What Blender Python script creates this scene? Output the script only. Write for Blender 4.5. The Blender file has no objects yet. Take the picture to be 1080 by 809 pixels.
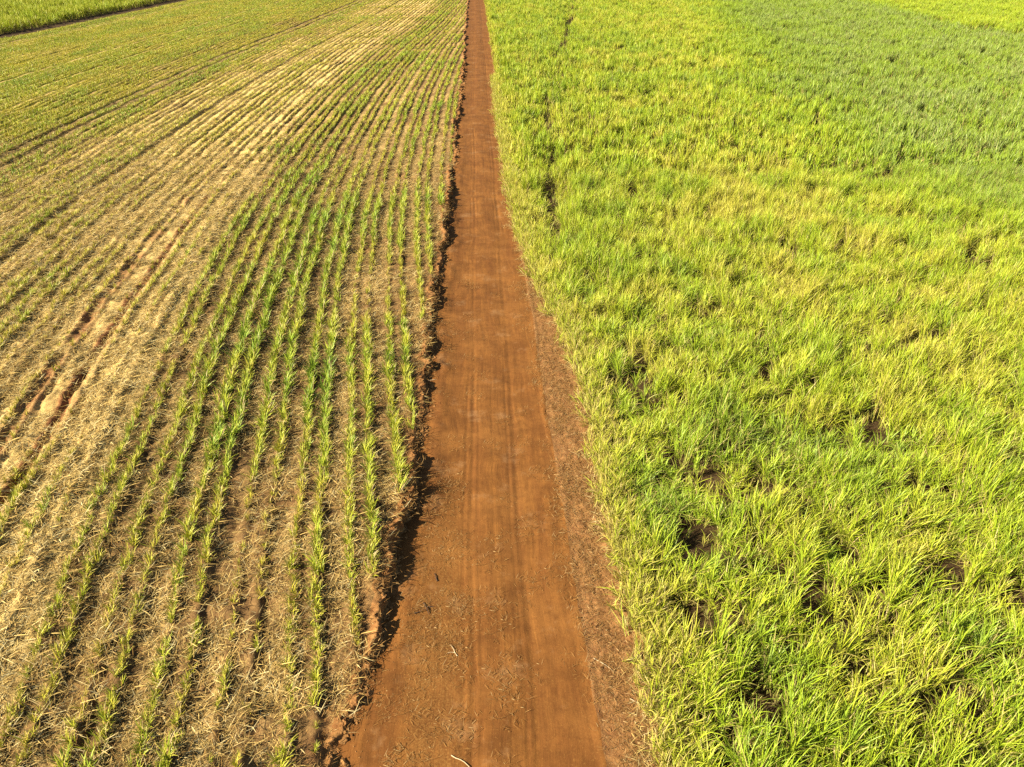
import bpy, math, random
import numpy as np
from mathutils import Vector
rng = np.random.default_rng(11)
random.seed(5)
scene = bpy.context.scene
COL = scene.collection

# ------------------------------------------------------------------ camera (a drone 20 m above the road)
H, PITCH, YAW, F, IW, IH = 20.0, math.radians(32.6), math.radians(-2.57), 750.0, 1080.0, 809.0
cam = bpy.data.cameras.new("camera"); camo = bpy.data.objects.new("camera", cam); COL.objects.link(camo)
camo.location = (0, 0, H); camo.rotation_euler = (math.pi/2 - PITCH, 0, YAW)
cam.sensor_width = 36; cam.lens = 36*F/IW; cam.clip_end = 6000; cam.clip_start = 0.1
scene.camera = camo
def project(x, y, z):
    """picture position of a world point; only used to leave out what the frame never shows"""
    c, s = math.cos(-YAW), math.sin(-YAW)
    xr = x*c - y*s; yr = x*s + y*c
    dz = z - H
    d = yr*math.cos(PITCH) - dz*math.sin(PITCH)
    u = yr*math.sin(PITCH) + dz*math.cos(PITCH)
    d = np.maximum(d, .01)
    return IW/2 + F*xr/d, IH/2 - F*u/d

# ------------------------------------------------------------------ plan of the place
def curve(pts, w=6.0):
    ys = np.arange(-20, 1400, 0.5); p = np.array(pts, float)
    v = np.interp(ys, p[:, 0], p[:, 1])
    k = np.exp(-0.5*(np.arange(-40, 41)*0.5/w)**2); k /= k.sum()
    v = np.convolve(np.pad(v, 40, 'edge'), k, 'valid')
    return lambda Y: np.interp(Y, ys, v)
row_line = curve([(-20, 1.0), (0, -2.0), (11, -3.8), (16.6, -4.7), (24, -5.9), (31, -6.9), (38, -7.8), (50, -8.9), (62, -9.7), (75, -10.1), (108, -10.0), (130, -9.1), (155, -7.7), (200, -3.8), (266, .4), (400, 8), (1400, 60)], 5)
left_edge = curve([(-20, -5.5), (0, -5), (11, -4.25), (13, -4.0), (18.5, -3.5), (22.7, -3.05), (30, -2.85), (38, -2.75), (53, -2.6), (68, -2.45), (108, -2.2), (266, -2.3), (1400, -2.3)], 1.5)
road_right = curve([(-20, 3.6), (11, 3.15), (20, 3.05), (38, 2.95), (60, 2.8), (110, 2.7), (1400, 2.6)], 3)
cane_edge = curve([(-20, 5.2), (12, 5.25), (20, 5.15), (30, 5.45), (35, 5.4), (40, 4.4), (50, 3.4), (70, 2.95), (110, 2.85), (266, 2.8), (1400, 2.8)], 1.5)
far_edge = lambda Y: row_line(Y) - 96.0

def hashn(ix, iy, seed):
    h = (ix.astype(np.int64)*374761393 + iy.astype(np.int64)*668265263 + seed*1442695041) & 0xffffffff
    h = ((h ^ (h >> 13))*1274126177) & 0xffffffff
    h = (h ^ (h >> 16)) & 0xffffffff
    return h/4294967295.0
def vnoise(x, y, s, seed=0):
    x = np.asarray(x, float)/s + 1000; y = np.asarray(y, float)/s + 1000
    ix, iy = np.floor(x), np.floor(y); fx, fy = x-ix, y-iy
    fx = fx*fx*(3-2*fx); fy = fy*fy*(3-2*fy)
    a = hashn(ix, iy, seed); b = hashn(ix+1, iy, seed); c = hashn(ix, iy+1, seed); d = hashn(ix+1, iy+1, seed)
    return (a*(1-fx)+b*fx)*(1-fy) + (c*(1-fx)+d*fx)*fy          # 0..1
def fbm(x, y, s, seed=0, n=4):
    t = 0; a = 1; w = 0
    for i in range(n):
        t = t + a*vnoise(x, y, s/2**i, seed+i*17); w += a; a *= .55
    return t/w
def sstep(a, b, x):
    t = np.clip((x-a)/(b-a), 0, 1); return t*t*(3-2*t)
def bump1(x, c, w): return np.exp(-((x-c)/w)**2)

def crest(Y):                                                   # ragged line where the field breaks down to the road
    return left_edge(Y) - 0.18 + 0.75*(fbm(Y*0+3, Y, 3.0, 5, 2)-.5) + .42*(vnoise(Y*0, Y, .8, 9)-.5) + .26*(vnoise(Y*0, Y, .3, 12)-.5)
def bank_h(Y):
    return np.clip(0.40 + 1.1*(fbm(Y*0+9, Y, 3.2, 31, 3)-.5), .12, .60)*(1-.3*sstep(40, 110, Y))
def pbump(k, c, w):                  # a ridge or furrow repeated with every double row
    d = np.mod(k-c+1.025, 2.05)-1.025
    return np.exp(-(d/w)**2)
def tracks(X, Y):
    k = row_line(Y)-X
    return np.clip((bump1(k, 14.2, .55)+bump1(k, 15.9, .5))*sstep(80, 50, Y)*sstep(.1, .4, vnoise(X*0, Y, 7, 19)+.12)*1.3, 0, 1)
def straw_amount(X, Y):
    k = row_line(Y) - X
    s = 0.40 + .75*(fbm(X, Y, 1.8, 41)-.5)
    s = s + .75*bump1(k, 11.9, 1.3)*sstep(95, 45, Y)*(.55+.9*vnoise(X, Y, 2.5, 3))
    s = s + .36*sstep(11, 15, k)*sstep(44, 24, k)
    s = s + .18*sstep(44, 60, k)
    s = s - .55*bump1(k, 14.2, .30)*sstep(75, 45, Y) - .5*bump1(k, 15.9, .3)*sstep(70, 40, Y)
    s = s + .28*bump1(k, 1.05-2.05*.0, .5)*sstep(20, 40, Y) + .12*sstep(35, 70, Y)
    row = np.maximum(pbump(k, -.1, .22), pbump(k, 1.11, .22))
    s = s - .09*sstep(11, 8, k) - .30*row - .12*(pbump(k, 1.63, .25))*sstep(12, 9, k)
    return np.clip(s, 0, 1)
def ground_z(X, Y, fine=True):
    X = np.asarray(X, float); Y = np.asarray(Y, float)
    k = row_line(Y) - X
    cr = crest(Y); bh = bank_h(Y)
    f = sstep(0.02, -0.10, X-cr)                                # 1 on the field, 0 on the road
    near = sstep(140, 40, Y)
    ph = np.mod(k+2.05*50, 2.05)
    ridge = np.cos((ph+.475)*2*math.pi/2.05)                    # furrow between the double rows
    field = bh*(1-.5*sstep(1, 6, cr-X)) - .02 + .045*ridge*(.5+.5*near) + .32*(fbm(X, Y, .7, 71)-.5)*(.3+.7*near) + .13*(vnoise(X, Y, .22, 77)-.5)*near + .12*bump1(X, cr-.18, .22)*vnoise(X*0, Y, 2, 6)
    gw = .17+.10*sstep(50, 120, Y)
    groove = np.maximum(pbump(k, 1.78, gw), pbump(k, .97, gw)); rid = np.maximum(pbump(k, 0, .17), pbump(k, 1.21, .17))
    field = field - (.17+.05*sstep(50, 110, Y)+.12*sstep(28, 38, k))*groove*(.25+.85*vnoise(X, Y*.5, 3, 78)) + .07*rid
    field = field + .22*bump1(k, 11.9, 1.2)*sstep(95, 45, Y)*fbm(X, Y, 1.0, 73) 
    field = field - .12*bump1(k, 14.2, .28)*sstep(75, 45, Y) - .11*bump1(k, 15.9, .28)*sstep(70, 40, Y) + .05*bump1(k, 15.05, .3)*sstep(70, 40, Y)
    for kk in (37.0, 39.0, 88.0, 90): field = field - .34*bump1(k, kk, .50)
    for kk in (44.0, 63.3, 55.1, 72.4, 25.2): field = field - .20*bump1(k, kk, .40)
    xr = X - .5*(fbm(Y*0, Y, 14, 90, 2)-.5)
    road = .02*np.cos((xr-.2)*2.4) + .09*(fbm(X, Y, 1.4, 91, 5)-.5)
    for c, w, a in ((-.55, .10, .045), (-.85, .06, .03), (1.35, .13, .045), (1.05, .06, .025), (-.3, .05, .02), (.35, .05, .014)):
        road = road - a*bump1(xr, c, w)*(.1+.8*vnoise(X*.3, Y, 6, 93))
    road = road + .10*bump1(X, cr+.75, .35)*vnoise(X, Y, 1.1, 94)*near
    rr = road_right(Y) + .5*(fbm(X*0, Y, 3, 95, 2)-.5)
    v = sstep(-.1, .5, X-rr)
    road = road*(1-v*.5) + v*(.05 + .17*(fbm(X, Y, .5, 96)-.45)*near + .06*(vnoise(X, Y, .15, 98)-.5)*near)
    road = road + .05*bump1(X, rr, .15)*near + .05*sstep(rr+1, rr+3, X)
    z = f*field + (1-f)*road
    return z

# ------------------------------------------------------------------ material helpers
ALB = .70                            # brings every colour to its real-world albedo
def mat(name):
    m = bpy.data.materials.new(name); m.use_nodes = True
    nt = m.node_tree; nt.nodes.clear()
    return m, nt
def N(nt, t, **kw):
    n = nt.nodes.new(t)
    for a, v in kw.items():
        if a in n.inputs: n.inputs[a].default_value = v
        else: setattr(n, a, v)
    return n
def L(nt, a, b): nt.links.new(a, b)
def mixc(nt, fac, a, b, blend='MIX'):
    n = nt.nodes.new('ShaderNodeMix'); n.data_type = 'RGBA'; n.blend_type = blend
    for s, v in ((n.inputs[0], fac), (n.inputs[6], a), (n.inputs[7], b)):
        if hasattr(v, 'is_output'): L(nt, v, s)
        elif isinstance(v, (int, float)): s.default_value = v
        else: s.default_value = tuple(v)+((1,) if len(v) == 3 else ())
    return n.outputs[2]
def ramp(nt, src, lo, hi, a=0.0, b=1.0):
    n = nt.nodes.new('ShaderNodeMapRange'); n.inputs[1].default_value = lo; n.inputs[2].default_value = hi
    n.inputs[3].default_value = a; n.inputs[4].default_value = b
    L(nt, src, n.inputs[0]); return n.outputs[0]
def noise(nt, vec, scale, detail=4, rough=.6):
    n = N(nt, 'ShaderNodeTexNoise'); n.inputs['Scale'].default_value = scale; n.inputs['Detail'].default_value = detail; n.inputs['Roughness'].default_value = rough
    L(nt, vec, n.inputs['Vector']); return n.outputs['Fac']
def mth(nt, op, a, b=None):
    n = N(nt, 'ShaderNodeMath', operation=op)
    for i, v in enumerate((a, b)):
        if v is None: continue
        if hasattr(v, 'is_output'): L(nt, v, n.inputs[i])
        else: n.inputs[i].default_value = v
    return n.outputs[0]

def soil_material(name, kind):
    m, nt = mat(name)
    out = N(nt, 'ShaderNodeOutputMaterial'); bs = N(nt, 'ShaderNodeBsdfPrincipled'); L(nt, bs.outputs[0], out.inputs[0])
    bs.inputs['Roughness'].default_value = .93; bs.inputs['Specular IOR Level'].default_value = .15
    pos = N(nt, 'ShaderNodeNewGeometry').outputs['Position']
    mp = N(nt, 'ShaderNodeMapping'); wn = N(nt, 'ShaderNodeTexNoise'); wn.inputs['Scale'].default_value = .16; wn.inputs['Detail'].default_value = 2; L(nt, pos, wn.inputs['Vector'])
    wv = N(nt, 'ShaderNodeVectorMath', operation='MULTIPLY_ADD'); L(nt, wn.outputs['Color'], wv.inputs[0]); wv.inputs[1].default_value = (1.1, 0, 0); L(nt, pos, wv.inputs[2])
    L(nt, wv.outputs[0], mp.inputs[0]); mp.inputs['Scale'].default_value = (1, .05, 1)
    n1 = noise(nt, pos, .35, 5); n2 = noise(nt, pos, 3.0, 6, .7); n3 = noise(nt, pos, 16, 5, .75)
    if kind == 'road':
        st = noise(nt, mp.outputs[0], 4.0, 6, .8); st2 = noise(nt, mp.outputs[0], 1.3, 4, .6)
        c = mixc(nt, ramp(nt, st, .36, .66), (.16, .060, .012), (.34, .134, .028))
        c = mixc(nt, ramp(nt, st2, .4, .65, 0, .6), c, (.20, .070, .017))
        c = mixc(nt, ramp(nt, noise(nt, pos, .8, 5, .65), .42, .62, 0, .6), c, (.13, .048, .010))
        c = mixc(nt, ramp(nt, n1, .45, .68, 0, .5), c, (.36, .15, .035))
        c = mixc(nt, ramp(nt, n2, .50, .72, 0, .75), c, (.145, .052, .011))
        c = mixc(nt, ramp(nt, n3, .56, .74, 0, .7), c, (.42, .20, .045))
        c = mixc(nt, ramp(nt, noise(nt, pos, .55, 6, .7), .56, .70, 0, .55), c, (.40, .21, .085))
        a = N(nt, 'ShaderNodeAttribute', attribute_name='trash')
        tr = ramp(nt, mth(nt, 'ADD', mth(nt, 'MULTIPLY', a.outputs['Fac'], .22), n3), .66, .90, 0, .55)
        c = mixc(nt, tr, c, (.42, .215, .055))
        hgt = mth(nt, 'ADD', mth(nt, 'MULTIPLY', st, .8), mth(nt, 'MULTIPLY', n3, .5))
    elif kind == 'verge':
        c = mixc(nt, ramp(nt, n2, .35, .65), (.20, .080, .024), (.42, .20, .065))
        c = mixc(nt, ramp(nt, n3, .5, .72, 0, .8), c, (.52, .34, .15))
        c = mixc(nt, ramp(nt, n1, .5, .7, 0, .5), c, (.42, .17, .06))
        hgt = mth(nt, 'ADD', mth(nt, 'MULTIPLY', n2, .6), mth(nt, 'MULTIPLY', n3, .8))
    elif kind == 'bank':
        c = mixc(nt, ramp(nt, n2, .35, .65), (.24, .095, .028), (.46, .23, .075))
        c = mixc(nt, ramp(nt, n3, .55, .75, 0, .7), c, (.52, .31, .12))
        hgt = mth(nt, 'ADD', n2, mth(nt, 'MULTIPLY', n3, .7))
    elif kind == 'field':
        a = N(nt, 'ShaderNodeAttribute', attribute_name='straw')
        r = N(nt, 'ShaderNodeAttribute', attribute_name='redness')
        g = N(nt, 'ShaderNodeAttribute', attribute_name='cover')
        c = mixc(nt, ramp(nt, n2, .32, .68), (.13, .070, .026), (.33, .195, .070))
        c = mixc(nt, r.outputs['Fac'], c, mixc(nt, n2, (.20, .075, .025), (.40, .17, .06)))
        st = ramp(nt, mth(nt, 'ADD', a.outputs['Fac'], mth(nt, 'MULTIPLY', mth(nt, 'SUBTRACT', n3, .5), 1.8)), .25, .85, 0, .9)
        c = mixc(nt, ramp(nt, noise(nt, pos, .9, 5, .7), .5, .68, 0, .55), c, (.10, .056, .022))
        c = mixc(nt, st, c, (.84, .59, .205))
        gr = ramp(nt, mth(nt, 'ADD', g.outputs['Fac'], mth(nt, 'MULTIPLY', mth(nt, 'SUBTRACT', n3, .5), 1.4)), .35, .85, 0, .8)
        c = mixc(nt, gr, c, (.60, .56, .06))
        hgt = mth(nt, 'ADD', n2, mth(nt, 'MULTIPLY', n3, .8))
    elif kind == 'shade_soil':
        c = mixc(nt, ramp(nt, n2, .35, .65), (.035, .019, .008), (.11, .060, .024))  # humus, coloured extra dark to deepen the shade between cane clumps
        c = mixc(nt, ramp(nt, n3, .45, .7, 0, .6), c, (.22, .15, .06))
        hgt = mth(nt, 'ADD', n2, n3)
    else:
        c = mixc(nt, ramp(nt, noise(nt, pos, .02, 5), .35, .65), (.17, .21, .03), (.33, .30, .09))
        hgt = n2
    c = mixc(nt, 1.0, c, (ALB, ALB, ALB), 'MULTIPLY')
    L(nt, c, bs.inputs['Base Color'])
    b = N(nt, 'ShaderNodeBump'); b.inputs['Strength'].default_value = {'road': .7}.get(kind, .8); b.inputs['Distance'].default_value = {'road': .03}.get(kind, .06)
    L(nt, hgt, b.inputs['Height']); L(nt, b.outputs[0], bs.inputs['Normal'])
    return m

def leaf_material(name, stops, dry, sat=1.0, trans=.16):
    """stops: colours along the tint value; vertex colour 'leaf' = (random, along the blade, dryness)"""
    m, nt = mat(name)
    out = N(nt, 'ShaderNodeOutputMaterial')
    vc = N(nt, 'ShaderNodeAttribute', attribute_name='leaf'); sp = N(nt, 'ShaderNodeSeparateColor'); L(nt, vc.outputs['Color'], sp.inputs[0])
    ti = N(nt, 'ShaderNodeAttribute', attribute_name='tint'); ti.attribute_type = 'INSTANCER'
    t = mth(nt, 'ADD', ti.outputs['Fac'], mth(nt, 'MULTIPLY', mth(nt, 'SUBTRACT', sp.outputs[0], .5), .34))
    t = mth(nt, 'SUBTRACT', t, mth(nt, 'MULTIPLY', ramp(nt, sp.outputs[1], .55, 1, 0, 1), .16))
    cr = N(nt, 'ShaderNodeValToRGB'); el = cr.color_ramp.elements
    el[0].position = stops[0][0]; el[0].color = stops[0][1]+(1,)
    el[1].position = stops[-1][0]; el[1].color = stops[-1][1]+(1,)
    for p, c in stops[1:-1]:
        e = el.new(p); e.color = c+(1,)
    L(nt, t, cr.inputs[0])
    c = mixc(nt, sp.outputs[2], cr.outputs[0], dry)
    c = mixc(nt, 1.0, c, (ALB, ALB, ALB), 'MULTIPLY')
    df = N(nt, 'ShaderNodeBsdfDiffuse'); tr = N(nt, 'ShaderNodeBsdfTranslucent'); gl = N(nt, 'ShaderNodeBsdfGlossy')
    gl.inputs['Roughness'].default_value = .5; gl.inputs['Color'].default_value = (1, 1, .9, 1)
    L(nt, c, df.inputs[0]); L(nt, mixc(nt, .25, c, (.26, .32, .015)), tr.inputs[0])
    mx = N(nt, 'ShaderNodeMixShader'); mx.inputs[0].default_value = trans; L(nt, df.outputs[0], mx.inputs[1]); L(nt, tr.outputs[0], mx.inputs[2])
    m2 = N(nt, 'ShaderNodeMixShader'); m2.inputs[0].default_value = .025; L(nt, mx.outputs[0], m2.inputs[1]); L(nt, gl.outputs[0], m2.inputs[2])
    L(nt, m2.outputs[0], out.inputs[0])
    return m
def straw_material(name, a, b, c):
    m, nt = mat(name)
    out = N(nt, 'ShaderNodeOutputMaterial'); df = N(nt, 'ShaderNodeBsdfDiffuse'); L(nt, df.outputs[0], out.inputs[0])
    vc = N(nt, 'ShaderNodeAttribute', attribute_name='leaf'); sp = N(nt, 'ShaderNodeSeparateColor'); L(nt, vc.outputs['Color'], sp.inputs[0])
    ti = N(nt, 'ShaderNodeAttribute', attribute_name='tint'); ti.attribute_type = 'INSTANCER'
    col = mixc(nt, ramp(nt, sp.outputs[0], .15, .75), a, b); col = mixc(nt, ramp(nt, sp.outputs[0], .8, 1), col, c)
    col = mixc(nt, ti.outputs['Fac'], mixc(nt, .45, col, (.20, .12, .045)), col)
    L(nt, mixc(nt, 1.0, col, (ALB, ALB, ALB), 'MULTIPLY'), df.inputs[0]); return m

M_cane = leaf_material('cane_leaf', [(0, (.68, .61, .08)), (.28, (.55, .62, .034)), (.5, (.41, .56, .026)), (.75, (.29, .42, .040)), (1, (.40, .45, .15))], (.70, .50, .20))
M_young = leaf_material('young_leaf', [(0, (.68, .56, .06)), (.35, (.52, .55, .04)), (.65, (.34, .48, .035)), (1, (.20, .33, .03))], (.55, .40, .18), trans=.14)
M_straw = straw_material('dry_straw', (.27, .15, .045), (.86, .60, .20), (1.0, .84, .44))
M_chips = straw_material('brown_litter', (.20, .09, .028), (.46, .24, .075), (.66, .46, .21))
M_clod = soil_material('clod_soil', 'bank')

# ------------------------------------------------------------------ ground: one graded sheet cut into its surfaces
def yrows():
    ys = [4.0]
    while ys[-1] < 420: ys.append(ys[-1] + max(.07, .0042*ys[-1]))
    return np.array(ys)
ys = yrows(); ny = len(ys)
def seg(a, b, n): return np.linspace(0, 1, n+1)[:-1]
def sheet(name, material, xl, xr, ts, attrs=None, kind='structure'):
    """sheet between two lines X=xl(Y) and X=xr(Y)"""
    ts = np.asarray(ts); nx = len(ts)
    Y = np.repeat(ys[:, None], nx, 1); XL = xl(ys)[:, None]; XR = xr(ys)[:, None]
    X = XL + (XR-XL)*ts[None, :]
    Z = ground_z(X, Y)
    V = np.stack([X, Y, Z], -1).reshape(-1, 3)
    idx = np.arange(ny*nx).reshape(ny, nx)
    Fq = np.stack([idx[:-1, :-1], idx[:-1, 1:], idx[1:, 1:], idx[1:, :-1]], -1).reshape(-1, 4)
    o = mesh_obj(name, V, Fq, material)
    for nm, fn in (attrs or {}).items():
        a = o.data.attributes.new(nm, 'FLOAT', 'POINT'); a.data.foreach_set('value', np.clip(fn(X, Y), 0, 1).astype(np.float32).ravel())
    o['kind'] = kind
    return o
def make_mesh(name, V, Fq, material, smooth=True):
    me = bpy.data.meshes.new(name); V = np.asarray(V, np.float32); Fq = np.asarray(Fq, np.int32)
    me.vertices.add(len(V)); me.vertices.foreach_set('co', V.ravel())
    n = Fq.shape[1]
    me.loops.add(Fq.size); me.loops.foreach_set('vertex_index', Fq.ravel())
    me.polygons.add(len(Fq)); me.polygons.foreach_set('loop_start', np.arange(0, Fq.size, n, dtype=np.int32))
    me.update(calc_edges=True)
    if smooth: me.polygons.foreach_set('use_smooth', np.ones(len(Fq), bool))
    if material: me.materials.append(material)
    return me
def mesh_obj(name, V, Fq, material, smooth=True):
    o = bpy.data.objects.new(name, make_mesh(name, V, Fq, material, smooth)); COL.objects.link(o); return o

def grade(n, p):                     # dense at 1
    return 1-(1-np.linspace(0, 1, n))**p
bank_l = lambda Y: crest(Y)-.42
bank_r = lambda Y: crest(Y)+.10
f_in = lambda Y: np.minimum(row_line(Y), -2)-22.0
redn = lambda X, Y: .9*sstep(1.1, .1, crest(Y)-X)*vnoise(X, Y, .8, 61)+.12 + 1.6*tracks(X, Y) + .15*sstep(.62, .8, fbm(X, Y, 4, 62))
cover = lambda X, Y: sstep(30, 60, row_line(Y)-X)*.34 + (.12+.6*sstep(50, 90, Y))*np.maximum(pbump(row_line(Y)-X, 0, .24), pbump(row_line(Y)-X, 1.21, .24))*(.5+.8*vnoise(X, Y, 6, 66))
sheet('field_soil', soil_material('field_soil', 'field'), f_in, bank_l, np.linspace(0, 1, 300), dict(straw=straw_amount, redness=redn, cover=cover))
sheet('field_soil', bpy.data.materials['field_soil'], far_edge, f_in, np.linspace(0, 1, 420), dict(straw=straw_amount, redness=redn, cover=cover))
sheet('bank', soil_material('bank_soil', 'bank'), bank_l, bank_r, np.linspace(0, 1, 22))
trash = lambda X, Y: sstep(30, 14, Y)*(bump1(X, -1.4, .7)*.9 + bump1(X, -2.4, .8)*.8 + .5*bump1(X, .4, .35)) + .5*bump1(X, 2.9, .4)
sheet('dirt_road', soil_material('road_soil', 'road'), bank_r, lambda Y: road_right(Y)+.25*(fbm(Y*0, Y, 2.2, 99, 3)-.5), np.linspace(0, 1, 130), dict(trash=trash))
sheet('road_verge', soil_material('verge_soil', 'verge'), lambda Y: road_right(Y)+.25*(fbm(Y*0, Y, 2.2, 99, 3)-.5), lambda Y: cane_edge(Y)+.6, np.linspace(0, 1, 50))
sheet('cane_soil', soil_material('cane_soil', 'shade_soil'), lambda Y: cane_edge(Y)+.6, lambda Y: Y*0+330, np.linspace(0, 1, 260)**1.7)
sheet('farm_track', soil_material('track_soil', 'shade_soil'), lambda Y: far_edge(Y)-5.0, far_edge, np.linspace(0, 1, 14))  # dark soil colour widens the shadow at the foot of the cane
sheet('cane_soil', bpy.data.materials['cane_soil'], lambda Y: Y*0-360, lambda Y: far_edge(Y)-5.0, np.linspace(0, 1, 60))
# land out to the horizon
g = np.array([[-4000, -3000, -.35], [4000, -3000, -.35], [4000, 6000, -.35], [-4000, 6000, -.35]])
o = mesh_obj('ground', g, np.array([[0, 1, 2, 3]]), soil_material('distant_land', 'land'), False); o['kind'] = 'structure'

# ------------------------------------------------------------------ blades
class Tuft:
    def __init__(s): s.V = []; s.Fc = []; s.C = []; s.n = 0
    def blade(s, base, az, elev, length, width, droop, segs=5, rnd=None, dry=0, fold=0.0, taper=.75):
        """a strip that leaves base at the given elevation and bends over by droop"""
        rnd = random.random() if rnd is None else rnd
        p = np.array(base, float); e = elev
        side = np.array([-math.sin(az), math.cos(az), 0]); tw = random.uniform(-.6, .6)
        pts = []
        for i in range(segs+1):
            t = i/segs
            w = width*(.55+.9*t if t < .35 else max(.0, (1-t)/.65)**taper*.865)*.5
            if i == segs: w = width*.04
            d = np.array([math.cos(az)*math.cos(e), math.sin(az)*math.cos(e), math.sin(e)])
            nrm = np.cross(side, d); sd = side*math.cos(tw)+nrm*math.sin(tw)
            pts.append((p-sd*w, p+sd*w, t))
            p = p + d*length/segs
            e -= droop/segs*(.4+1.2*t); az += random.uniform(-.08, .08)
        for a, b, t in pts:
            s.V += [a, b]; s.C += [(rnd, t, dry, 1)]*2
        for i in range(segs):
            k = s.n+2*i; s.Fc.append((k, k+1, k+3, k+2))
        s.n += 2*(segs+1)
    def mesh(s, name, material):
        me = make_mesh(name, np.array(s.V), np.array(s.Fc), material)
        a = me.color_attributes.new('leaf', 'FLOAT_COLOR', 'POINT'); a.data.foreach_set('color', np.array(s.C, np.float32).ravel())
        return me
R = random.uniform
def young_tuft(seed, n, segs, h, w):
    random.seed(seed); t = Tuft()
    for s in range(max(2, n//5)):
        bx, by = R(-.13, .13), R(-.26, .26)
        for i in range(5):
            a = R(0, 6.28); t.blade((bx, by, -.02), a, R(.85, 1.5), h*R(.55, 1.15), w*R(.7, 1.2), R(.3, 1.5), segs, dry=1*(random.random() < .10))
    for i in range(max(1, n//7)): t.blade((R(-.1, .1), R(-.1, .1), .01), R(0, 6.28), R(.1, .6), h*R(.5, .9), w*.9, R(.2, 1), segs, dry=R(.5, 1))
    return t
def cane_clump(seed, stems, leaves, segs, w, hs=1.0, dryf=.10, spread=.34):
    random.seed(seed); t = Tuft()
    for s in range(stems):
        r = spread*math.sqrt(random.random()); a = R(0, 6.28); bx, by = r*math.cos(a), r*math.sin(a)
        sh = R(.45, .95)*hs; lx, ly = R(-.12, .12), R(-.12, .12)
        t.blade((bx, by, 0), R(0, 6.28), 1.5, sh+.15, .045, .1, 2, dry=.35)
        for i in range(leaves):
            f = (i+.5)/leaves; z = sh*(.25+.75*f)
            a = i*2.6+R(-.6, .6)+s
            d = 0
            if f < .3 and random.random() < .6: d = R(.5, 1)
            elif random.random() < dryf: d = R(.3, .9)
            t.blade((bx+lx*f, by+ly*f, z), a, R(.9, 1.42)+.12*f, R(.55, 1.05)*hs, w*R(.7, 1.15), (R(.1, 1.0) if random.random() < .75 else R(1.2, 2.4))*(1.2-.4*f), segs, dry=d)
        for i in range(2):
            t.blade((bx+lx, by+ly, sh), R(0, 6.28), R(1.2, 1.55), R(.5, .9)*hs, w*.8, R(.1, .9), segs)
    return t
def straw_patch(seed, n, rad, ln, w, lift):
    random.seed(seed); t = Tuft()
    for i in range(n):
        r = rad*math.sqrt(random.random()); a = R(0, 6.28)
        t.blade((r*math.cos(a), r*math.sin(a), R(.0, lift)), R(0, 6.28), R(-.15, .45), ln*R(.35, 1.6), w*R(.5, 1.3), R(0, .9), 2, taper=.4)
    return t
def proto_collection(name, meshes):
    c = bpy.data.collections.new(name)
    for i, me in enumerate(meshes):
        o = bpy.data.objects.new("%s_%02d" % (name, i), me); c.objects.link(o)
    return c

def scatter(name, coll, P, rot, scl, tint, variant, label, category, zscl=None):
    """one stuff object: points that carry the clumps"""
    me = bpy.data.meshes.new(name); n = len(P)
    me.vertices.add(n); me.vertices.foreach_set('co', P.astype(np.float32).ravel())
    def at(nm, ty, v, key='value'):
        a = me.attributes.new(nm, ty, 'POINT'); a.data.foreach_set(key, v.ravel())
    at('rot', 'FLOAT_VECTOR', rot.astype(np.float32), 'vector')
    S = np.stack([scl, scl, scl if zscl is None else zscl], -1); at('scl', 'FLOAT_VECTOR', S.astype(np.float32), 'vector')
    at('tint', 'FLOAT', tint.astype(np.float32)); at('variant', 'INT', variant.astype(np.int32))
    o = bpy.data.objects.new(name, me); COL.objects.link(o)
    ng = bpy.data.node_groups.new(name, 'GeometryNodeTree')
    ng.interface.new_socket('Geometry', in_out='INPUT', socket_type='NodeSocketGeometry')
    ng.interface.new_socket('Geometry', in_out='OUTPUT', socket_type='NodeSocketGeometry')
    gi = ng.nodes.new('NodeGroupInput'); go = ng.nodes.new('NodeGroupOutput')
    ci = ng.nodes.new('GeometryNodeCollectionInfo'); ci.inputs[0].default_value = coll
    ci.inputs['Separate Children'].default_value = True; ci.inputs['Reset Children'].default_value = True
    ip = ng.nodes.new('GeometryNodeInstanceOnPoints'); ip.inputs['Pick Instance'].default_value = True
    def na(nm, ty):
        a = ng.nodes.new('GeometryNodeInputNamedAttribute'); a.data_type = ty; a.inputs[0].default_value = nm; return a.outputs[0]
    e2r = ng.nodes.new('FunctionNodeEulerToRotation')
    k = ng.links.new
    k(gi.outputs[0], ip.inputs['Points']); k(ci.outputs[0], ip.inputs['Instance']); k(na('variant', 'INT'), ip.inputs['Instance Index'])
    k(na('rot', 'FLOAT_VECTOR'), e2r.inputs[0]); k(e2r.outputs[0], ip.inputs['Rotation']); k(na('scl', 'FLOAT_VECTOR'), ip.inputs['Scale'])
    k(ip.outputs[0], go.inputs[0])
    md = o.modifiers.new('scatter', 'NODES'); md.node_group = ng
    o['kind'] = 'stuff'; o['label'] = label; o['category'] = category
    return o
def in_frame(X, Y, z=.6, m=130):
    px, py = project(X, Y, z); return (px > -m) & (px < IW+m) & (py > -45) & (py < IH+m)
def jittered(x0, x1, y0, y1, d):
    gx, gy = np.meshgrid(np.arange(x0, x1, d), np.arange(y0, y1, d))
    X = gx.ravel()+rng.uniform(-.5, .5, gx.size)*d*1.15; Y = gy.ravel()+rng.uniform(-.5, .5, gx.size)*d*1.15
    return X, Y

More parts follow.
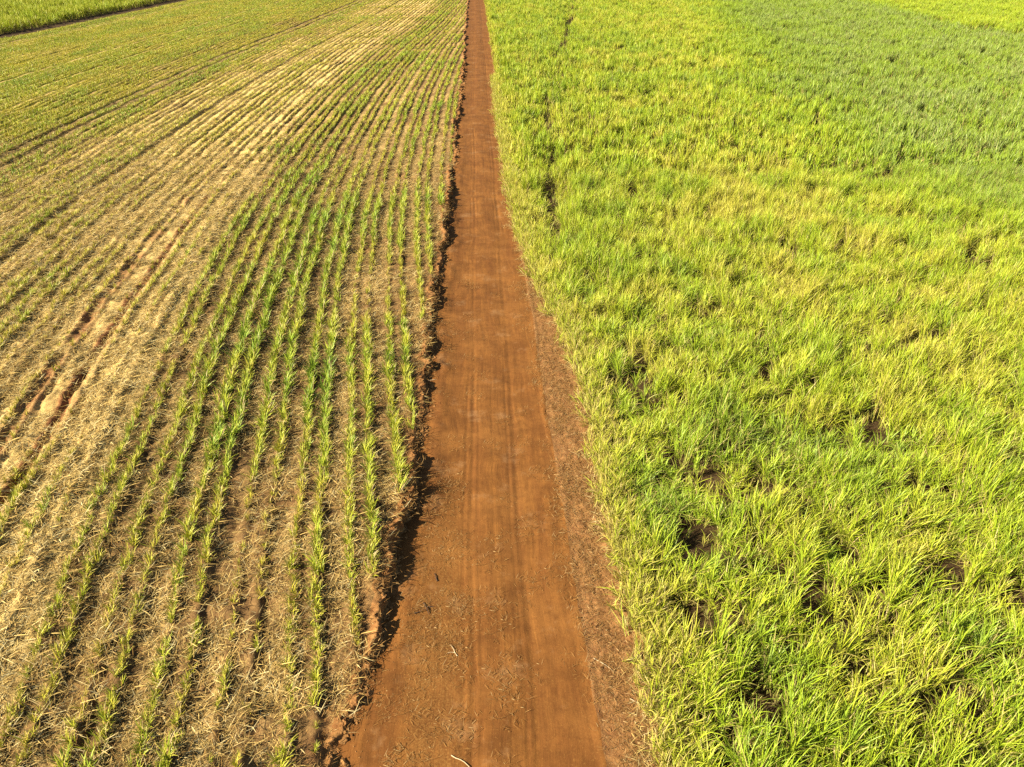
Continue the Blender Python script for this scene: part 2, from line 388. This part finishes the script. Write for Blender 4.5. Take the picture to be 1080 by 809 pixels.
# ------------------------------------------------------------------ tall cane
def gaps(X, Y):
    """how much of the stand is missing (1 = bare)"""
    g = np.zeros_like(X)
    for cx, cy, rx, ry, a in ((9.4, 22.4, .75, 1.9, 1), (7.9, 19.0, 1.1, 1.2, 1), (12.6, 29.5, .9, .8, .9), (10.3, 24.8, .5, .9, .7), (4.6, 45.5, .5, .7, 1), (15.5, 17.0, .6, 1.0, .8), 
                            (22, 34, 1, .7, .8), (27, 30, .8, 1, .7), (20, 22, .8, .8, .7), (113, 186, 6, 2.2, 1), (117, 176, 4, 3, 1), (119, 166, 3, 3, .9), (108, 196, 5, 1.5, .8)):
        g = np.maximum(g, a*np.exp(-(((X-cx)/rx)**2+((Y-cy)/ry)**2)**2))
    tx = np.interp(Y, [48, 53, 72, 92, 110, 238, 300], [5.2, 5.6, 7.1, 8.6, 11.2, 29, 38])
    g = np.maximum(g, np.exp(-((X-tx)/(.62+.006*Y))**2)*sstep(47, 51, Y)*np.where(Y < 64, 1, .72+.28*(vnoise(X*0, Y, 6, 8) > .4)))
    bx = np.interp(Y, [150, 175, 250, 330], [119, 112, 119, 125])
    g = np.maximum(g, sstep(-2.5, -.5, X-bx)*sstep(6, 3, X-bx)*sstep(135, 150, Y)*sstep(205, 190, Y)*sstep(.25, .45, vnoise(X, Y, 6, 14)))
    n = fbm(X, Y*.7, 2.2, 201, 3)
    g = np.maximum(g, sstep(.62, .76, n)*.75)
    g = np.maximum(g, sstep(.62, .80, vnoise(X, Y*.75, 1.0, 207))*.68)
    return g
def cane_tint(X, Y):
    t = .42 + .32*(fbm(X, Y, 22, 210, 3)-.5) + .95*(fbm(X, Y, 2.2, 220, 3)-.5)
    t = t - .07*np.exp(-((X-(14+.14*Y))/(5+.05*Y))**2)*sstep(25, 45, Y)                 # pale strip down the middle
    t = t - .25*sstep(1.6, 0, X-cane_edge(Y))
    gx = np.interp(Y, [20, 62, 88, 155, 266, 330], [60, 36, 40, 53, 79, 95])
    zone = sstep(-11, 11, X-gx+8*(fbm(X, Y, 18, 5)-.5)*2)
    t = t*(1-zone) + zone*(.80+.40*(fbm(X, Y, 4, 7)-.5))
    t = np.where(X < -60, .30+.4*(fbm(X, Y, 5, 9)-.5), t)
    far = sstep(-4, 3, X-np.interp(Y, [150, 175, 250, 330], [119, 112, 119, 125])) 
    t = t*(1-far) + far*(.48+.4*(fbm(X, Y, 6, 7)-.5))
    return np.clip(t, .02, 1)
near_protos = proto_collection('cane_clump', [cane_clump(100+i, 5, 7, 5, .036, 1.2, .12, .18).mesh('cane_clump', M_cane) for i in range(8)])
far_protos = proto_collection('cane_far', [cane_clump(200+i, 6, 4, 3, .075, 1.25, .12, .28).mesh('cane_far', M_cane) for i in range(6)])
edge_protos = proto_collection('cane_edge', [cane_clump(300+i, 4, 6, 4, .036, .85, .65, .30).mesh('cane_edge', M_cane) for i in range(5)])
def cane(name, coll, nvar, X, Y, label, sc, edge=False):
    keep = in_frame(X, Y, 1.2) & (rng.random(len(X)) > gaps(X, Y)*1.05)
    X, Y = X[keep], Y[keep]; n = len(X)
    h = .80+.6*(fbm(X, Y, 4.5, 230, 3)-.4)+.75*(vnoise(X, Y, 1.4, 233)-.5)+rng.uniform(-.15, .15, n)
    h = h*(.72+.28*sstep(0, 1.3, np.abs(X-cane_edge(Y))))
    rot = np.stack([rng.normal(0, .11, n), rng.normal(.06, .11, n), rng.uniform(0, 6.283, n)], -1)
    P = np.stack([X, Y, ground_z(X, Y)-.02], -1)
    return scatter(name, coll, P, rot, sc*rng.uniform(.85, 1.15, n), cane_tint(X, Y), rng.integers(0, nvar, n), label, 'grass', zscl=sc*np.clip(h, .35, 1.5))
X, Y = jittered(2, 72, 6, 66, .47)
k = X > cane_edge(Y)+.8*(fbm(X*0, Y, 2.5, 87, 3)-.5)+.2*rng.normal(size=len(X)); X, Y = X[k], Y[k]
cane('tall_grass', near_protos, 8, X, Y, 'dense tall yellow-green cane covering the field right of the dirt road', 1.0)
X, Y = jittered(2, 260, 66, 335, .70)
k = X > cane_edge(Y)+.1; X, Y = X[k], Y[k]
cane('tall_grass', far_protos, 6, X, Y, 'far part of the tall yellow-green cane field right of the road', 1.05)
X, Y = jittered(-300, -80, 120, 335, .85)
k = X < far_edge(Y)-4.6; X, Y = X[k], Y[k]
o = cane('tall_grass', far_protos, 6, X, Y, 'bright green tall cane beyond the dark farm track, far upper left', 1.35)
# low dry growth where the stand is thin
X, Y = jittered(3, 120, 7, 120, .6); g = gaps(X, Y); k = (X > cane_edge(Y)+.3) & in_frame(X, Y) & ((g > .25) | (Y < 60)) & (rng.random(len(X)) < .8); X, Y = X[k], Y[k]; n = len(X)
scatter('dry_grass', edge_protos, np.stack([X, Y, ground_z(X, Y)-.02], -1), np.stack([rng.normal(0, .3, n), rng.normal(0, .3, n), rng.uniform(0, 6.28, n)], -1), rng.uniform(.3, .7, n), rng.uniform(.1, .7, n), rng.integers(0, 5, n), 'low dry growth in the dark gaps of the tall cane', 'grass')
# dry leaf skirt along the edge of the stand
Y = rng.uniform(8, 120, 3600)
X = cane_edge(Y)+rng.normal(.05, .32, len(Y)); k = in_frame(X, Y); X, Y = X[k], Y[k]; n = len(X)
scatter('dry_grass', edge_protos, np.stack([X, Y, ground_z(X, Y)-.02], -1), np.stack([rng.normal(0, .3, n), rng.normal(-.25, .3, n), rng.uniform(0, 6.28, n)], -1), rng.uniform(.5, 1.0, n), rng.uniform(.0, .4, n), rng.integers(0, 5, n), 'dry straw-coloured grass skirting the cane beside the road', 'grass')

# ------------------------------------------------------------------ young cane rows
nearT = [young_tuft(400+i, 30, 4, .56, .038).mesh('young_cane', M_young) for i in range(10)]
farT = proto_collection('young_far', [young_tuft(500+i, 18, 2, .46, .062).mesh('young_far', M_young) for i in range(8)])
nearC = proto_collection('young_near', nearT)
TX, TY, TR, TS, TT = [], [], [], [], []
rows = []
for i in range(-8, 48):
    for sub in (0, 1):
        kk = 2.05*i - .84*sub
        rows.append(kk)
for ri, kk in enumerate(sorted(rows)):
    y = 7.0; step0 = .25
    Yr = []
    while y < 335:
        Yr.append(y); y += step0*(1+.012*max(0, y-20))**.6*rng.uniform(.6, 1.4)
    Yr = np.array(Yr)
    Xr = row_line(Yr)-kk + rng.normal(0, .045, len(Yr)) + .16*(vnoise(Yr, Yr*0+kk*3, 5, 55)-.5)
    vig = fbm(Xr*1.2, Yr*.45, 5, 301, 3) + (.18+.16*float(sstep(20, 30, kk)))*(hashn(np.array([ri//2*1.0]), np.array([7.0]), 3)[0]-.5)
    z_right = sstep(11, 8, kk)
    bandk = sstep(9.5, 12, kk)*sstep(36, 24, kk)*.75
    vig = vig + .06*z_right + .1*sstep(40, 60, kk) + .16*sstep(25, 40, kk) - .05*bandk + .25*bump1(kk, 34.6, 1.6) + .08*bump1(kk, 27, 2) - .4*bump1(kk, 11.6, .8)*sstep(90, 50, Yr)
    vig = vig + .10*bump1(kk, 6.2, 2.2)
    keep = (rng.random(len(Yr)) < np.maximum(np.maximum(sstep(.24, .46, vig), .5*sstep(11, 9, kk)), .55*sstep(22, 50, Yr)+.25*sstep(70, 110, Yr))) & (Xr < crest(Yr)-.45) & (Xr > far_edge(Yr)+.8) & in_frame(Xr, Yr, .2)
    for kkm in (37.0, 39.0, 63.3, 88.0, 90, 14.2, 15.9):
        if abs(kk-kkm) < .42: keep &= (rng.random(len(Yr)) < .25)
    Xr, Yr, vig = Xr[keep], Yr[keep], vig[keep]
    TX.append(Xr); TY.append(Yr); TR.append(np.full(len(Xr), ri)); TS.append(np.clip((.64+.12*sstep(30, 33, kk*1.0))+1.1*(vig-.38), .45, 1.1)*rng.uniform(.6, 1.3, len(Xr))*(1-.15*sstep(10, 13, kk))*(1+.12*z_right))
    TT.append(np.clip(.25+.8*(vig-.42)+.5*(fbm(Xr, Yr, 2.2, 330, 2)-.5)-.16*sstep(11, 16, kk)+rng.normal(0, .07, len(Xr)), 0, 1))
TX, TY, TR, TS, TT = map(np.concatenate, (TX, TY, TR, TS, TT))
TZ = ground_z(TX, TY)-.015; n = len(TX)
rot = np.stack([rng.normal(0, .1, n), rng.normal(0, .1, n), rng.normal(0, .25, n)+np.pi*(rng.random(n) < .5)], -1)
px, py = project(TX, TY, TZ+.2)
vis = (px > 4) & (px < IW-4) & (py > 6) & (py < IH-6)
dist = np.sqrt(TX**2+TY**2+H*H)
score = np.where(vis, TS/dist, 0)
pick = np.argsort(-score)[:300]; is_thing = np.zeros(n, bool); is_thing[pick] = True
rest_n = ~is_thing & (TY < 62); rest_f = ~is_thing & (TY >= 62)
for msk, coll, nv, lab, lift in ((rest_n, nearC, 10, 'young cane in rows on the strawy field left of the road', 1.0), (rest_f, farT, 8, 'far young cane rows curving across the strawy field left of the road', 1.05)):
    scatter('young_cane_rows', coll, np.stack([TX, TY, TZ], -1)[msk], rot[msk], TS[msk]*lift, TT[msk], rng.integers(0, nv, msk.sum()), lab, 'young cane')
# the 300 tufts that show largest, each a thing of its own
ORD = ['first', 'second', 'third', 'fourth', 'fifth', 'sixth', 'seventh', 'eighth', 'ninth', 'tenth', 'eleventh', 'twelfth', 'thirteenth', 'fourteenth', 'fifteenth', 'sixteenth', 'seventeenth', 'eighteenth', 'nineteenth', 'twentieth']
for t in ('twenty', 'thirty', 'forty', 'fifty'): ORD += [t+'-'+w for w in ORD[:9]] + [{'twenty': 'thirtieth', 'thirty': 'fortieth', 'forty': 'fiftieth', 'fifty': 'sixtieth'}[t]]
used_rows = sorted(set(TR[pick].tolist()))
for rank, r in enumerate(used_rows):
    ids = [i for i in pick if TR[i] == r]; ids.sort(key=lambda i: TY[i])
    for q, i in enumerate(ids):
        o = bpy.data.objects.new('young_cane', nearT[int(rng.integers(0, 10))]); COL.objects.link(o)
        o.location = (TX[i], TY[i], TZ[i]); o.rotation_euler = rot[i]; o.scale = (TS[i],)*3
        o['tint'] = float(TT[i])
        size = 'large' if TS[i] > 1.0 else ('small' if TS[i] < .72 else 'middling')
        hue = 'green' if TT[i] > .5 else ('yellow' if TT[i] < .25 else 'yellow-green')
        o['label'] = '%s %s cane tuft, %s from the near end of %s crop row from road' % (size, hue, ORD[q], ORD[rank])
        o['category'] = 'young cane'; o['group'] = 'young cane tufts in the near crop rows'

# ------------------------------------------------------------------ litter
strawC = proto_collection('straw_patch', [straw_patch(600+i, 95, .62, .34, .024, .13).mesh('straw_patch', M_straw) for i in range(6)])
strawF = proto_collection('straw_far', [straw_patch(650+i, 60, 1.1, .55, .05, .16).mesh('straw_far', M_straw) for i in range(5)])
chipC = proto_collection('chip_patch', [straw_patch(700+i, 80, .6, .17, .014, .05).mesh('chip_patch', M_chips) for i in range(5)])
def litter(name, coll, nv, X, Y, prob, sc, tint, label, cat, zoff=0):
    keep = in_frame(X, Y, .3) & (rng.random(len(X)) < prob); X, Y = X[keep], Y[keep]; n = len(X); tint = tint[keep]
    # lie along the slope
    e = .35; gx = (ground_z(X+e, Y)-ground_z(X-e, Y))/(2*e); gy = (ground_z(X, Y+e)-ground_z(X, Y-e))/(2*e)
    gx = np.clip(gx, -.25, .25); gy = np.clip(gy, -.25, .25)
    rot = np.stack([np.arctan(gy), -np.arctan(gx), rng.normal(0, .01, n)], -1)
    scatter(name, coll, np.stack([X, Y, ground_z(X, Y)+zoff], -1), rot, sc*rng.uniform(.75, 1.25, n), tint, rng.integers(0, nv, n), label, cat)
X, Y = jittered(-70, 0, 7, 95, .55); k = (X < crest(Y)-.5) & (rng.random(len(X)) < sstep(95, 55, Y)); X, Y = X[k], Y[k]; s = straw_amount(X, Y)
litter('straw', strawC, 6, X, Y, (sstep(.02, .6, s)*.85+.38)*(1-tracks(X, Y)), 1.0, np.clip(s*1.3+rng.normal(0, .15, len(X)), 0, 1), 'pale dry straw lying over the soil between the young cane rows', 'straw')
X, Y = jittered(-150, 0, 55, 250, 1.35); k = (rng.random(len(X)) < sstep(50, 95, Y)) & (X < crest(Y)-1) & (X > far_edge(Y)+1); X, Y = X[k], Y[k]; s = straw_amount(X, Y)
litter('straw', strawF, 5, X, Y, sstep(.12, .8, s)*.55*sstep(50, 30, row_line(Y)-X), .8, np.clip(s*1.3+rng.normal(0, .15, len(X)), 0, 1), 'far pale straw lying over the left field', 'straw')
X, Y = jittered(-6, 0, 8, 60, .45); k = (X > crest(Y)-.85) & (X < crest(Y)-.15); X, Y = X[k], Y[k]
litter('straw_litter', chipC, 5, X, Y, .8, 1.3, rng.uniform(.3, 1, len(X)), 'short straw bits caught along the top of the soil bank', 'litter')
X, Y = jittered(-5, 4, 8, 45, .5); k = (X > crest(Y)+.5) & (X < road_right(Y)); X, Y = X[k], Y[k]
litter('straw_litter', chipC, 5, X, Y, np.clip(trash(X, Y)*1.4*sstep(.35, .65, fbm(X, Y, 1.5, 44))+.06, 0, 1), .9, rng.uniform(.3, 1, len(X)), 'loose straw bits scattered on the near part of the dirt road', 'litter', -.012)
X, Y = jittered(2, 7, 8, 80, .42); k = (X > road_right(Y)+.1) & (X < cane_edge(Y)+.3); X, Y = X[k], Y[k]
litter('straw_litter', chipC, 5, X, Y, np.clip(1.5*fbm(X, Y, 1.2, 46, 3)-.1, 0, 1), 1.1, rng.uniform(.2, 1, len(X)), 'brown straw litter on the verge between the road and the tall cane', 'litter')
X, Y = jittered(2, 7, 8, 120, .5); k = (X > cane_edge(Y)-.75+rng.normal(0, .2, len(X))) & (X < cane_edge(Y)+.4); X, Y = X[k], Y[k]
litter('straw', strawC, 6, X, Y, .4+.5*sstep(.45, .6, fbm(X, Y, 2, 45)), .8, rng.uniform(.5, 1, len(X)), 'bleached straw lying at the foot of the tall cane', 'straw')

# soil clods along the bank
def clod_mesh(seed):
    r = np.random.default_rng(seed)
    import bmesh
    bm = bmesh.new(); bmesh.ops.create_icosphere(bm, subdivisions=2, radius=.5)
    sd = r.uniform(-1, 1, 3)*5
    for v in bm.verts:
        c = v.co; f = 1+.35*math.sin(c.x*7+sd[0])*math.cos(c.y*6+sd[1])+.25*math.sin(c.z*9+sd[2]+c.x*4)+float(r.uniform(-.08, .08))
        v.co = (c.x*f, c.y*f*.85, c.z*f*.62)
    me = bpy.data.meshes.new('clod'); bm.to_mesh(me); bm.free(); me.materials.append(M_clod); return me
clodC = proto_collection('clod', [clod_mesh(i) for i in range(6)])
Y = np.concatenate([rng.uniform(8, 40, 900), rng.uniform(40, 140, 900)]); X = crest(Y)+rng.normal(.02, .16, len(Y))
k = in_frame(X, Y); X, Y = X[k], Y[k]; n = len(X)
sz = rng.uniform(.04, .10, n)*(1+1.2*(rng.random(n) < .15))*(1+Y/90)
scatter('soil_clods', clodC, np.stack([X, Y, ground_z(X, Y)+.01], -1), rng.uniform(0, 6.28, (n, 3))*np.array([.1, .1, 1]), sz, Y*0, rng.integers(0, 6, n), 'red soil clods crumbling along the edge of the bank', 'soil clods')
Y = rng.uniform(8, 60, 1600); X = np.where(rng.random(1600) < .45, crest(Y)+.3+np.abs(rng.normal(0, .5, 1600)), road_right(Y)+rng.uniform(-.1, 2, 1600))
k = in_frame(X, Y); X, Y = X[k], Y[k]; n = len(X)
scatter('soil_crumbs', clodC, np.stack([X, Y, ground_z(X, Y)], -1), rng.uniform(0, 6.28, (n, 3))*np.array([.1, .1, 1]), rng.uniform(.02, .05, n), Y*0, rng.integers(0, 6, n), 'small soil crumbs strewn along both sides of the dirt road', 'soil crumbs')

# ------------------------------------------------------------------ single sticks lying on the road
def stick(x, y, az, ln, r, label, colr, fork=0):
    V = []; Fc = []; ns = 6; nr = 6
    def run(p, a, l, r0):
        b = len(V)
        for i in range(ns+1):
            t = i/ns; rr = r0*(1-.6*t)
            for q in range(nr):
                w = q*2*math.pi/nr
                V.append((p[0]-math.sin(a)*math.cos(w)*rr, p[1]+math.cos(a)*math.cos(w)*rr, p[2]+rr*math.sin(w)+r0))
            if i < ns: p = (p[0]+math.cos(a)*l/ns, p[1]+math.sin(a)*l/ns, p[2]+.012*math.sin(i)); a += random.uniform(-.25, .25)
        for i in range(ns):
            for q in range(nr): Fc.append((b+i*nr+q, b+i*nr+(q+1) % nr, b+(i+1)*nr+(q+1) % nr, b+(i+1)*nr+q))
    run((0, 0, 0), az, ln, r)
    if fork: run((math.cos(az)*ln*.35, math.sin(az)*ln*.35, 0), az+.8, ln*.5, r*.7)
    m, nt = mat('stick_bark'); out = N(nt, 'ShaderNodeOutputMaterial'); bs = N(nt, 'ShaderNodeBsdfPrincipled'); L(nt, bs.outputs[0], out.inputs[0])
    tc = N(nt, 'ShaderNodeTexCoord').outputs['Object']
    L(nt, mixc(nt, noise(nt, tc, 30), tuple(c*.6 for c in colr), colr), bs.inputs['Base Color']); bs.inputs['Roughness'].default_value = .9
    o = mesh_obj('stick', np.array(V), np.array(Fc), m); o.location = (x, y, float(ground_z(np.array([x]), np.array([y]))[0]))
    o['label'] = label; o['category'] = 'stick'; o['group'] = 'sticks lying on the dirt road'
def from_plan(u, v):                 # survey of where each lay, metres
    th = PITCH+math.atan((v-IH/2)/F); return (u-500)/(v+75)*23.75, H/math.tan(th)
random.seed(3)
dark = (.07, .035, .018); pale = (.62, .46, .26)
for u, v, az, ln, r, lab, c, fk in ((445, 611, 2.0, .40, .022, 'short dark twig on the road right of the bank shadow, farther of the dark twigs', dark, 0),
        (430, 634, -1.0, .55, .022, 'forked dark twig lying on the dirt road near the bank', dark, 1),
        (420, 645, .3, .5, .018, 'thin dark twig lying across the road beside the forked twig', dark, 0),
        (464, 690, 2.2, .5, .017, 'pale broken straw stem in the middle left of the road', pale, 1),
        (455, 794, -.6, .9, .017, 'long pale stem on the road at the bottom edge of the photo', pale, 0),
        (607, 699, -.7, .8, .016, 'pale stem lying where the road meets the brown verge', pale, 0),
        (645, 744, -.6, 1.1, .017, 'long pale stem on the verge close to the tall cane', pale, 0),
        (440, 400, .1, .5, .02, 'pale straw stem at the road edge below the bank, farther off', pale, 0)):
    x, y = from_plan(u, v); stick(x, y, az, ln, r, lab, c, fk)

# ------------------------------------------------------------------ light
EL, AZ = 33.0, 22.0                  # sun to the left, a little behind the camera; shadows run right and away
sv = Vector((-math.cos(math.radians(AZ))*math.cos(math.radians(EL)), -math.sin(math.radians(AZ))*math.cos(math.radians(EL)), math.sin(math.radians(EL))))
sl = bpy.data.lights.new('sun', 'SUN'); sl.energy = 5.0; sl.angle = math.radians(.5); sl.color = (1, .91, .71)
so = bpy.data.objects.new('sun', sl); COL.objects.link(so); so.rotation_euler = sv.to_track_quat('Z', 'Y').to_euler(); so.location = (-40, -15, 50)
w = bpy.data.worlds.new("World"); scene.world = w; w.use_nodes = True; nt = w.node_tree
bg = nt.nodes['Background']; sk = nt.nodes.new('ShaderNodeTexSky'); sk.sky_type = 'NISHITA'; sk.sun_disc = False
sk.sun_elevation = math.radians(EL); sk.sun_rotation = math.radians(270-AZ); nt.links.new(sk.outputs[0], bg.inputs[0]); bg.inputs[1].default_value = .05
vs = scene.view_settings; vs.view_transform = 'Standard'; vs.look = 'None'; vs.gamma = 1; vs.use_curve_mapping = False; vs.exposure = 1.46
scene.render.engine = 'CYCLES'; cy = scene.cycles
cy.max_bounces = 4; cy.diffuse_bounces = 1; cy.glossy_bounces = 1; cy.transmission_bounces = 3; cy.transparent_max_bounces = 2; cy.caustics_reflective = False; cy.caustics_refractive = False
cy.use_denoising = False
